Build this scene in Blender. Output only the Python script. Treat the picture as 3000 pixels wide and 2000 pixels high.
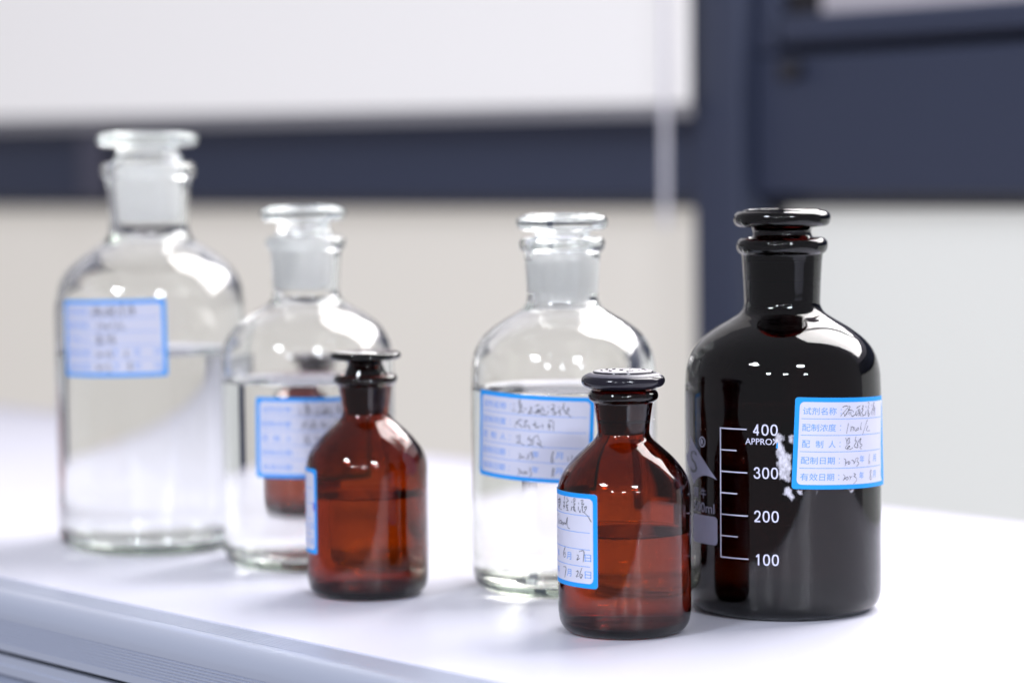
import bpy, bmesh, math, random
from mathutils import Vector, Matrix
from mathutils.geometry import tessellate_polygon

# ------------------------------------------------------------------ camera, world, lamps, exposure
SC = bpy.context.scene
COL = SC.collection
for o in list(bpy.data.objects):
    bpy.data.objects.remove(o)

EYE = 0.186                                   # camera height above the table top (z = 0)
PITCH = math.atan((784 - 425) / 5553.0)
ROLL = 0.010
fw = Vector((0, math.cos(PITCH), -math.sin(PITCH)))
rt = Vector((1, 0, 0)); up = rt.cross(fw)
rt2 = rt * math.cos(ROLL) - up * math.sin(ROLL)
up2 = rt * math.sin(ROLL) + up * math.cos(ROLL)
cam_d = bpy.data.cameras.new('camera')
cam = bpy.data.objects.new('camera', cam_d); COL.objects.link(cam)
m = Matrix((rt2, up2, -fw)).transposed().to_4x4(); m.translation = (0, 0, EYE)
cam.matrix_world = m
cam_d.lens = 85.0; cam_d.sensor_width = 36.0
cam_d.clip_start = 0.05; cam_d.clip_end = 60
cam_d.dof.use_dof = True; cam_d.dof.focus_distance = 1.006; cam_d.dof.aperture_fstop = 4.1
SC.camera = cam

world = bpy.data.worlds.new('World'); SC.world = world; world.use_nodes = True
bg = world.node_tree.nodes['Background']
bg.inputs['Color'].default_value = (0.90, 0.89, 1.0, 1); bg.inputs['Strength'].default_value = 0.32

SC.view_settings.view_transform = 'Standard'; SC.view_settings.look = 'None'
SC.view_settings.exposure = 0.12; SC.view_settings.gamma = 1.0
SC.view_settings.use_curve_mapping = False
SC.render.engine = 'CYCLES'
cy = SC.cycles
cy.max_bounces = 24; cy.transmission_bounces = 24; cy.glossy_bounces = 10; cy.diffuse_bounces = 12
cy.transparent_max_bounces = 24; cy.volume_bounces = 0
cy.caustics_refractive = True; cy.caustics_reflective = True; cy.blur_glossy = 0.6
cy.sample_clamp_indirect = 40.0; cy.sample_clamp_direct = 0
cy.use_adaptive_sampling = False
cy.use_denoising = True
try:
    cy.denoiser = 'OPENIMAGEDENOISE'; cy.denoising_input_passes = 'RGB_ALBEDO_NORMAL'
except Exception:
    pass

# the window wall runs parallel to the long edge of the table
TD = Vector((0.68010576, -0.73311401, 0))     # along the edge, to the right and nearer
ND = Vector((0.73311401, 0.68010576, 0))      # away from the camera, across the table
def wp(s, d, z):                              # metres along / across / up
    return TD * s + ND * d + Vector((0, 0, z))

def area(name, loc, aim, sx, sy, power, col):
    l = bpy.data.lights.new(name, 'AREA'); l.shape = 'RECTANGLE'; l.size = sx; l.size_y = sy
    l.energy = power; l.color = col
    o = bpy.data.objects.new(name, l); COL.objects.link(o); o.location = loc
    o.rotation_euler = (Vector(aim) - Vector(loc)).to_track_quat('-Z', 'Y').to_euler()
    return o
# daylight through the tall panes beyond the top right of the picture (two lights with a mullion between)
for s0, s1 in ((-1.24, -0.87), (-0.83, -0.34)):
    zb, zt = 0.42, 2.40
    c = wp((s0 + s1) / 2, 1.485, (zb + zt) / 2)
    area('window_daylight', c, c - ND, s1 - s0, zt - zb, 11.5 * math.pi * (s1 - s0) * (zt - zb), (1.0, 0.97, 0.96))
# cool ceiling panels in the room behind the camera
for (x, y, z, s, p) in ((-2.05, -1.25, 2.0, 0.62, 115), (1.15, -2.3, 2.0, 0.62, 115), (-2.3, -4.6, 2.0, 0.62, 85), (-0.2, -5.2, 2.0, 0.62, 85), (2.6, -5.2, 2.0, 0.62, 85)):
    area('ceiling_panel', (x, y, z), (x, y, 0), s, s, p, (0.86, 0.91, 1.0))

# ------------------------------------------------------------------ materials
def mat(name):
    mt = bpy.data.materials.new(name); mt.use_nodes = True
    nt = mt.node_tree; return mt, nt, nt.nodes['Principled BSDF'], nt.nodes['Material Output']
def bump(nt, bs, scale, strength, dist, coords='Object', detail=4):
    tc = nt.nodes.new('ShaderNodeTexCoord'); nz = nt.nodes.new('ShaderNodeTexNoise'); bp = nt.nodes.new('ShaderNodeBump')
    nz.inputs['Scale'].default_value = scale; nz.inputs['Detail'].default_value = detail
    bp.inputs['Strength'].default_value = strength; bp.inputs['Distance'].default_value = dist
    nt.links.new(tc.outputs[coords], nz.inputs['Vector']); nt.links.new(nz.outputs['Fac'], bp.inputs['Height'])
    nt.links.new(bp.outputs['Normal'], bs.inputs['Normal']); return nz
def plain(name, col, rough=0.5, metal=0.0, spec=0.5, vary=0.0, vscale=20, bmp=None):
    mt, nt, bs, out = mat(name)
    bs.inputs['Base Color'].default_value = (*col, 1); bs.inputs['Roughness'].default_value = rough
    bs.inputs['Metallic'].default_value = metal; bs.inputs['Specular IOR Level'].default_value = spec
    if vary:
        tc = nt.nodes.new('ShaderNodeTexCoord'); nz = nt.nodes.new('ShaderNodeTexNoise'); rp = nt.nodes.new('ShaderNodeMapRange')
        mx = nt.nodes.new('ShaderNodeMix'); mx.data_type = 'RGBA'; mx.blend_type = 'MULTIPLY'
        nz.inputs['Scale'].default_value = vscale; nz.inputs['Detail'].default_value = 5
        rp.inputs['To Min'].default_value = 1 - vary; rp.inputs['To Max'].default_value = 1.0
        mx.inputs[0].default_value = 1.0; mx.inputs[6].default_value = (*col, 1)
        nt.links.new(tc.outputs['Object'], nz.inputs['Vector']); nt.links.new(nz.outputs['Fac'], rp.inputs['Value'])
        nt.links.new(rp.outputs['Result'], mx.inputs[7]); nt.links.new(mx.outputs[2], bs.inputs['Base Color'])
    if bmp: bump(nt, bs, *bmp)
    return mt
def glass(name, ior=1.48, rough=0.0, tint=(1, 1, 1), sig=None, smudge=0.0, wavy=0.0):
    """clear or coloured glass; sig = absorption per metre for r, g, b"""
    mt, nt, bs, out = mat(name)
    bs.inputs['Base Color'].default_value = (*tint, 1); bs.inputs['Roughness'].default_value = rough
    bs.inputs['IOR'].default_value = ior; bs.inputs['Transmission Weight'].default_value = 1.0
    if sig:
        d = max(sig); va = nt.nodes.new('ShaderNodeVolumeAbsorption')
        va.inputs['Color'].default_value = (*[1 - s / d for s in sig], 1); va.inputs['Density'].default_value = d
        nt.links.new(va.outputs[0], out.inputs['Volume'])
    if smudge:
        tc = nt.nodes.new('ShaderNodeTexCoord'); nz = nt.nodes.new('ShaderNodeTexNoise'); rp = nt.nodes.new('ShaderNodeMapRange')
        nz.inputs['Scale'].default_value = 60; nz.inputs['Detail'].default_value = 6
        rp.inputs['From Min'].default_value = 0.52; rp.inputs['From Max'].default_value = 0.8
        rp.inputs['To Min'].default_value = rough; rp.inputs['To Max'].default_value = rough + smudge
        nt.links.new(tc.outputs['Object'], nz.inputs['Vector']); nt.links.new(nz.outputs['Fac'], rp.inputs['Value'])
        nt.links.new(rp.outputs['Result'], bs.inputs['Roughness'])
    if wavy: bump(nt, bs, 45, wavy, 0.0006, detail=1)
    return mt
def glow(name, col, emit, e_col=None, rough=0.8, vary=0.0):  # emission stands in for daylight coming through from behind
    mt, nt, bs, out = mat(name)
    bs.inputs['Base Color'].default_value = (*col, 1); bs.inputs['Roughness'].default_value = rough
    bs.inputs['Specular IOR Level'].default_value = 0.1
    bs.inputs['Emission Color'].default_value = (*(e_col or col), 1); bs.inputs['Emission Strength'].default_value = emit
    return mt

M = {}
M['clear'] = glass('clear_glass', 1.48, 0.0, sig=(3.2, 1.2, 2.8), smudge=0.05, wavy=0.12)
M['amber'] = glass('amber_glass', 1.50, 0.0, sig=(370, 920, 1800), smudge=0.08, wavy=0.15)
M['dark'] = glass('dark_amber_glass', 1.50, 0.0, sig=(1150, 2100, 1950), smudge=0.05, wavy=0.10)
M['dark_stopper'] = glass('dark_stopper_glass', 1.50, 0.03, sig=(420, 900, 1000), smudge=0.15)
M['worn_stopper'] = plain('worn_stopper', (0.010, 0.009, 0.016), 0.13, spec=0.5, bmp=(500, 0.08, 0.0003))
M['worn_glare_top'] = plain('worn_glare_stopper_face', (0.78, 0.74, 0.78), 0.42, vary=0.75, vscale=420, bmp=(900, 0.5, 0.0004))  # worn glass, its pale tone also paints in the glare on top
M['worn_ring'] = plain('worn_stopper_shoulder', (0.16, 0.15, 0.19), 0.4, vary=0.7, vscale=700)
M['clear_stopper'] = glass('clear_stopper_glass', 1.48, 0.10, sig=(2.0, 1.0, 1.6), smudge=0.2)
M['water'] = glass('water', 1.33, 0.0, tint=(0.99, 0.995, 0.99))
M['yellow_water'] = glass('pale_yellow_liquid', 1.34, 0.0, tint=(1.0, 0.995, 0.955))
def ground_glass(name, col, mixf):
    mt, nt, bs, out = mat(name)
    bs.inputs['Base Color'].default_value = (*col, 1); bs.inputs['Roughness'].default_value = 0.55
    bs.inputs['Transmission Weight'].default_value = 1.0; bs.inputs['IOR'].default_value = 1.25
    df = nt.nodes.new('ShaderNodeBsdfDiffuse'); tr = nt.nodes.new('ShaderNodeBsdfTranslucent')
    m1 = nt.nodes.new('ShaderNodeMixShader'); m2 = nt.nodes.new('ShaderNodeMixShader')
    df.inputs['Color'].default_value = (*col, 1); tr.inputs['Color'].default_value = (*col, 1)
    m1.inputs[0].default_value = 0.6; m2.inputs[0].default_value = mixf
    nt.links.new(df.outputs[0], m1.inputs[1]); nt.links.new(tr.outputs[0], m1.inputs[2])
    nt.links.new(bs.outputs[0], m2.inputs[1]); nt.links.new(m1.outputs[0], m2.inputs[2])
    nt.links.new(m2.outputs[0], out.inputs['Surface']); return mt
M['ground'] = ground_glass('ground_clear_joint', (0.99, 0.99, 0.99), 0.95)
M['ground_amber'] = ground_glass('ground_amber_joint', (0.05, 0.025, 0.02), 0.6)
M['ground_dark'] = ground_glass('ground_dark_joint', (0.03, 0.015, 0.012), 0.6)
M['blue'] = plain('label_blue', (0.006, 0.38, 0.98), 0.45)
M['paper'] = plain('label_paper', (0.83, 0.82, 0.90), 0.5, vary=0.07, vscale=90, bmp=(140, 0.35, 0.0006))
def let_through(mt, col, f):
    """thin paper lets some light through"""
    nt = mt.node_tree; bs = nt.nodes['Principled BSDF']; out = nt.nodes['Material Output']
    tr = nt.nodes.new('ShaderNodeBsdfTranslucent'); mx = nt.nodes.new('ShaderNodeMixShader')
    tr.inputs['Color'].default_value = (*col, 1); mx.inputs[0].default_value = f
    nt.links.new(bs.outputs[0], mx.inputs[1]); nt.links.new(tr.outputs[0], mx.inputs[2]); nt.links.new(mx.outputs[0], out.inputs['Surface'])
let_through(M['blue'], (0.02, 0.33, 0.97), 0.22); let_through(M['paper'], (0.8, 0.79, 0.86), 0.25)
M['print'] = plain('label_print', (0.12, 0.34, 0.84), 0.6)
M['ink'] = plain('black_ink', (0.022, 0.020, 0.028), 0.5)
M['purple_ink'] = plain('purple_ink', (0.09, 0.06, 0.60), 0.5)
M['enamel'] = plain('white_enamel', (0.66, 0.67, 0.86), 0.5)
M['enamel_dim'] = plain('grey_enamel', (0.30, 0.30, 0.42), 0.5, vary=0.12, vscale=200)
M['logo_dark'] = plain('logo_letter', (0.03, 0.03, 0.05), 0.3)
M['laminate'] = plain('white_laminate', (0.70, 0.70, 0.80), 0.36, vary=0.05, vscale=14, bmp=(1400, 0.12, 0.0004))
M['alu'] = plain('anodised_trim', (0.52, 0.56, 0.68), 0.30, metal=0.45, spec=0.5)
M['alu_top'] = plain('trim_top', (0.60, 0.59, 0.69), 0.40, metal=0.1)
M['gap'] = plain('dark_gap', (0.02, 0.025, 0.035), 0.7)
M['apron'] = plain('grey_apron', (0.30, 0.34, 0.45), 0.5)
M['frame'] = plain('navy_window_frame', (0.036, 0.045, 0.082), 0.5, vary=0.12, vscale=3)
M['frame_dark'] = plain('window_dark', (0.018, 0.016, 0.020), 0.6)
M['pane'] = glow('frosted_pane', (0.50, 0.47, 0.43), 0.56, (0.64, 0.605, 0.555))
M['pane_grey'] = glow('frosted_pane_grey', (0.50, 0.50, 0.48), 0.60, (0.61, 0.61, 0.59))
M['sky_pane'] = glow('upper_pane', (0.4, 0.38, 0.42), 0.25, (0.6, 0.55, 0.62))
M['blind'] = glow('blind_fabric', (0.62, 0.61, 0.62), 0.40, (0.90, 0.865, 0.83))
M['blind_bar'] = plain('blind_bottom_bar', (0.30, 0.29, 0.30), 0.5)
M['cord'] = plain('plastic_chain_cover', (0.70, 0.68, 0.72), 0.5)
M['cord_dim'] = plain('grey_strip', (0.075, 0.073, 0.105), 0.5)
mt, nt, bs, out = mat('paper_residue'); M['residue'] = mt
bs.inputs['Base Color'].default_value = (0.70, 0.69, 0.78, 1); bs.inputs['Roughness'].default_value = 0.9
tc = nt.nodes.new('ShaderNodeTexCoord'); nz = nt.nodes.new('ShaderNodeTexNoise'); rp = nt.nodes.new('ShaderNodeMapRange')
nz.inputs['Scale'].default_value = 650; nz.inputs['Detail'].default_value = 6; nz.inputs['Roughness'].default_value = 0.65
rp.inputs['From Min'].default_value = 0.48; rp.inputs['From Max'].default_value = 1.0
rp.inputs['To Min'].default_value = 0.0; rp.inputs['To Max'].default_value = 0.96
at = nt.nodes.new('ShaderNodeAttribute'); at.attribute_name = 'thickness'   # torn paper thins out towards its edge
ml = nt.nodes.new('ShaderNodeMath'); ml.operation = 'MULTIPLY_ADD'; ml.inputs[1].default_value = 0.38
mp = nt.nodes.new('ShaderNodeMapping'); mp.inputs['Scale'].default_value = (1, 1, 0.55)
nt.links.new(tc.outputs['Object'], mp.inputs['Vector']); nt.links.new(mp.outputs['Vector'], nz.inputs['Vector'])
nt.links.new(at.outputs['Fac'], ml.inputs[0]); nt.links.new(nz.outputs['Fac'], ml.inputs[2])
nt.links.new(ml.outputs[0], rp.inputs['Value']); nt.links.new(rp.outputs['Result'], bs.inputs['Alpha'])

# ------------------------------------------------------------------ helpers
MM = 0.001
def obj(name, verts, faces, material, parent=None, smooth=False):
    me = bpy.data.meshes.new(name); me.from_pydata(verts, [], faces); me.update()
    me.materials.append(material)
    if smooth: me.shade_smooth()
    o = bpy.data.objects.new(name, me); COL.objects.link(o)
    if parent: o.parent = parent
    return o
def thing(name, label, cat, loc=(0, 0, 0), group=None):
    o = bpy.data.objects.new(name, None); COL.objects.link(o); o.location = loc; o.empty_display_size = 0.02
    o['label'] = label; o['category'] = cat
    if group: o['group'] = group
    return o
def catmull(pts, n=6):
    out = []
    for i in range(len(pts) - 1):
        p0 = pts[max(i - 1, 0)]; p1 = pts[i]; p2 = pts[i + 1]; p3 = pts[min(i + 2, len(pts) - 1)]
        d01 = max(math.dist(p0, p1), 1e-6) ** 0.5; d12 = max(math.dist(p1, p2), 1e-6) ** 0.5; d23 = max(math.dist(p2, p3), 1e-6) ** 0.5
        if i == 0: d01 = d12
        if i == len(pts) - 2: d23 = d12
        for k in range(n):
            t = k / n; q = []
            for a in range(2):
                m1 = (p2[a] - p1[a]) + d12 * ((p1[a] - p0[a]) / d01 - (p2[a] - p0[a]) / (d01 + d12)) if i > 0 else (p2[a] - p1[a])
                m2 = (p2[a] - p1[a]) + d12 * ((p3[a] - p2[a]) / d23 - (p3[a] - p1[a]) / (d12 + d23)) if i < len(pts) - 2 else (p2[a] - p1[a])
                q.append((2 * t ** 3 - 3 * t * t + 1) * p1[a] + (t ** 3 - 2 * t * t + t) * m1 + (-2 * t ** 3 + 3 * t * t) * p2[a] + (t ** 3 - t * t) * m2)
            out.append(tuple(q))
    out.append(tuple(pts[-1])); return out
def lathe(name, prof, material, parent, seg=112, smooth=True, n=5):
    """closed solid of revolution; prof in mm, first and last point on the axis, outward going up"""
    p = catmull(prof, n) if n else prof
    verts, faces, rings = [], [], []
    for r, z in p:
        if r < 1e-4:
            verts.append((0, 0, z * MM)); rings.append([len(verts) - 1])
        else:
            b = len(verts)
            for k in range(seg):
                a = 2 * math.pi * k / seg; verts.append((r * MM * math.cos(a), r * MM * math.sin(a), z * MM))
            rings.append(list(range(b, b + seg)))
    for A, B in zip(rings[:-1], rings[1:]):
        for k in range(seg):
            k2 = (k + 1) % seg
            if len(A) == 1 and len(B) == 1: continue
            if len(A) == 1: faces.append((A[0], B[k2], B[k]))
            elif len(B) == 1: faces.append((A[k], A[k2], B[0]))
            else: faces.append((A[k], A[k2], B[k2], B[k]))
    return obj(name, verts, faces, material, parent, smooth)

class Wrap:
    """flat artwork in mm laid onto a cylinder: origin (u0, v0) on the unrolled surface, turned by deg"""
    def __init__(s, R, u0, v0, deg=0.0, lift=0.0):
        s.R = R; s.lift = lift; s.o = (u0, v0); t = math.radians(deg); s.c, s.s = math.cos(t), math.sin(t)
    def uv(s, u, v):
        return s.o[0] + u * s.c - v * s.s, s.o[1] + u * s.s + v * s.c
    def pt(s, u, v, off):
        U, V = s.uv(u, v); a = U / s.R
        if s.lift: off += s.lift * max(0.0, (u - 50) / 10) ** 1.5 * max(0.0, (-v - 18) / 20.7) ** 1.5   # a corner that has come unstuck
        r = (s.R + off) * MM
        return (r * math.sin(a), -r * math.cos(a), V * MM)
def clip(poly, u, keep_right):
    out = []
    for i in range(len(poly)):
        a, b = poly[i], poly[(i + 1) % len(poly)]
        ia = (a[0] >= u) if keep_right else (a[0] <= u); ib = (b[0] >= u) if keep_right else (b[0] <= u)
        if ia: out.append(a)
        if ia != ib:
            t = (u - a[0]) / (b[0] - a[0]); out.append((u, a[1] + t * (b[1] - a[1])))
    return out
def strips(polys, w, off, step=1.6):
    verts, faces = [], []
    for poly in polys:
        lo = min(p[0] for p in poly); hi = max(p[0] for p in poly); n = max(1, math.ceil((hi - lo) / step))
        for k in range(n):
            q = clip(clip(poly, lo + (hi - lo) * k / n, True), lo + (hi - lo) * (k + 1) / n, False)
            if len(q) < 3: continue
            b = len(verts); verts += [w.pt(u, v, off) for u, v in q]
            ar = sum(q[i][0] * q[(i + 1) % len(q)][1] - q[(i + 1) % len(q)][0] * q[i][1] for i in range(len(q)))
            for t in tessellate_polygon([[Vector((u, v, 0)) for u, v in q]]):
                x = [q[i] for i in t]
                a2 = (x[1][0] - x[0][0]) * (x[2][1] - x[0][1]) - (x[2][0] - x[0][0]) * (x[1][1] - x[0][1])
                if abs(a2) < 1e-9: continue
                faces.append(tuple(b + i for i in (t if a2 > 0 else t[::-1])))
    return verts, faces
def rrect(u0, v0, u1, v1, r, n=5):
    out = []
    for cx, cy_, a0 in ((u1 - r, v1 - r, 0), (u0 + r, v1 - r, 90), (u0 + r, v0 + r, 180), (u1 - r, v0 + r, 270)):
        for k in range(n + 1):
            a = math.radians(a0 + 90 * k / n); out.append((cx + r * math.cos(a), cy_ + r * math.sin(a)))
    return out
_text = {}
def glyphs(body):
    if body not in _text:
        cu = bpy.data.curves.new('t', 'FONT'); cu.body = body; cu.size = 1.0; cu.resolution_u = 3
        o = bpy.data.objects.new('t', cu); COL.objects.link(o)
        me = bpy.data.meshes.new_from_object(o.evaluated_get(bpy.context.evaluated_depsgraph_get()))
        vs = [(v.co.x, v.co.y) for v in me.vertices]; fs = [tuple(p.vertices) for p in me.polygons]
        bpy.data.objects.remove(o); bpy.data.curves.remove(cu); bpy.data.meshes.remove(me)
        xs = [v[0] for v in vs]; ys = [v[1] for v in vs]
        _text[body] = (vs, fs, min(xs), max(xs), min(ys), max(ys))
    return _text[body]
def text_into(V, F, body, box, w, off, grow=0.0):
    """set a line of type so that its ink fills box = (u0, v0, u1, v1)"""
    vs, fs, x0, x1, y0, y1 = glyphs(body)
    u0, v0, u1, v1 = box; sx = (u1 - u0) / (x1 - x0); sy = (v1 - v0) / (y1 - y0); b = len(V)
    V += [w.pt(u0 + (x - x0) * sx, v0 + (y - y0) * sy, off) for x, y in vs]
    F += [tuple(b + i for i in f) for f in fs]
def stroke_into(V, F, pts, width, w, off, rnd, even=False):
    p = catmull(pts if even else [(a + rnd.uniform(-.02, .02), b + rnd.uniform(-.02, .02)) for a, b in pts], 5)
    b = len(V); n = len(p); ph = rnd.uniform(0, 6)
    for i in range(n):
        a = p[max(i - 1, 0)]; c = p[min(i + 1, n - 1)]; dx, dy = c[0] - a[0], c[1] - a[1]; l = math.hypot(dx, dy) or 1
        t = i / max(n - 1, 1); wd = width * 0.5 if even else width * 0.5 * (0.85 + 0.25 * math.sin(ph + 5 * t)) * (0.7 + 0.3 * min(1, 6 * (1 - t)))
        nx, ny = -dy / l * wd, dx / l * wd
        V += [w.pt(p[i][0] + nx, p[i][1] + ny, off), w.pt(p[i][0] - nx, p[i][1] - ny, off)]
    for i in range(n - 1): F.append((b + 2 * i, b + 2 * i + 1, b + 2 * i + 3, b + 2 * i + 2))

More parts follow.
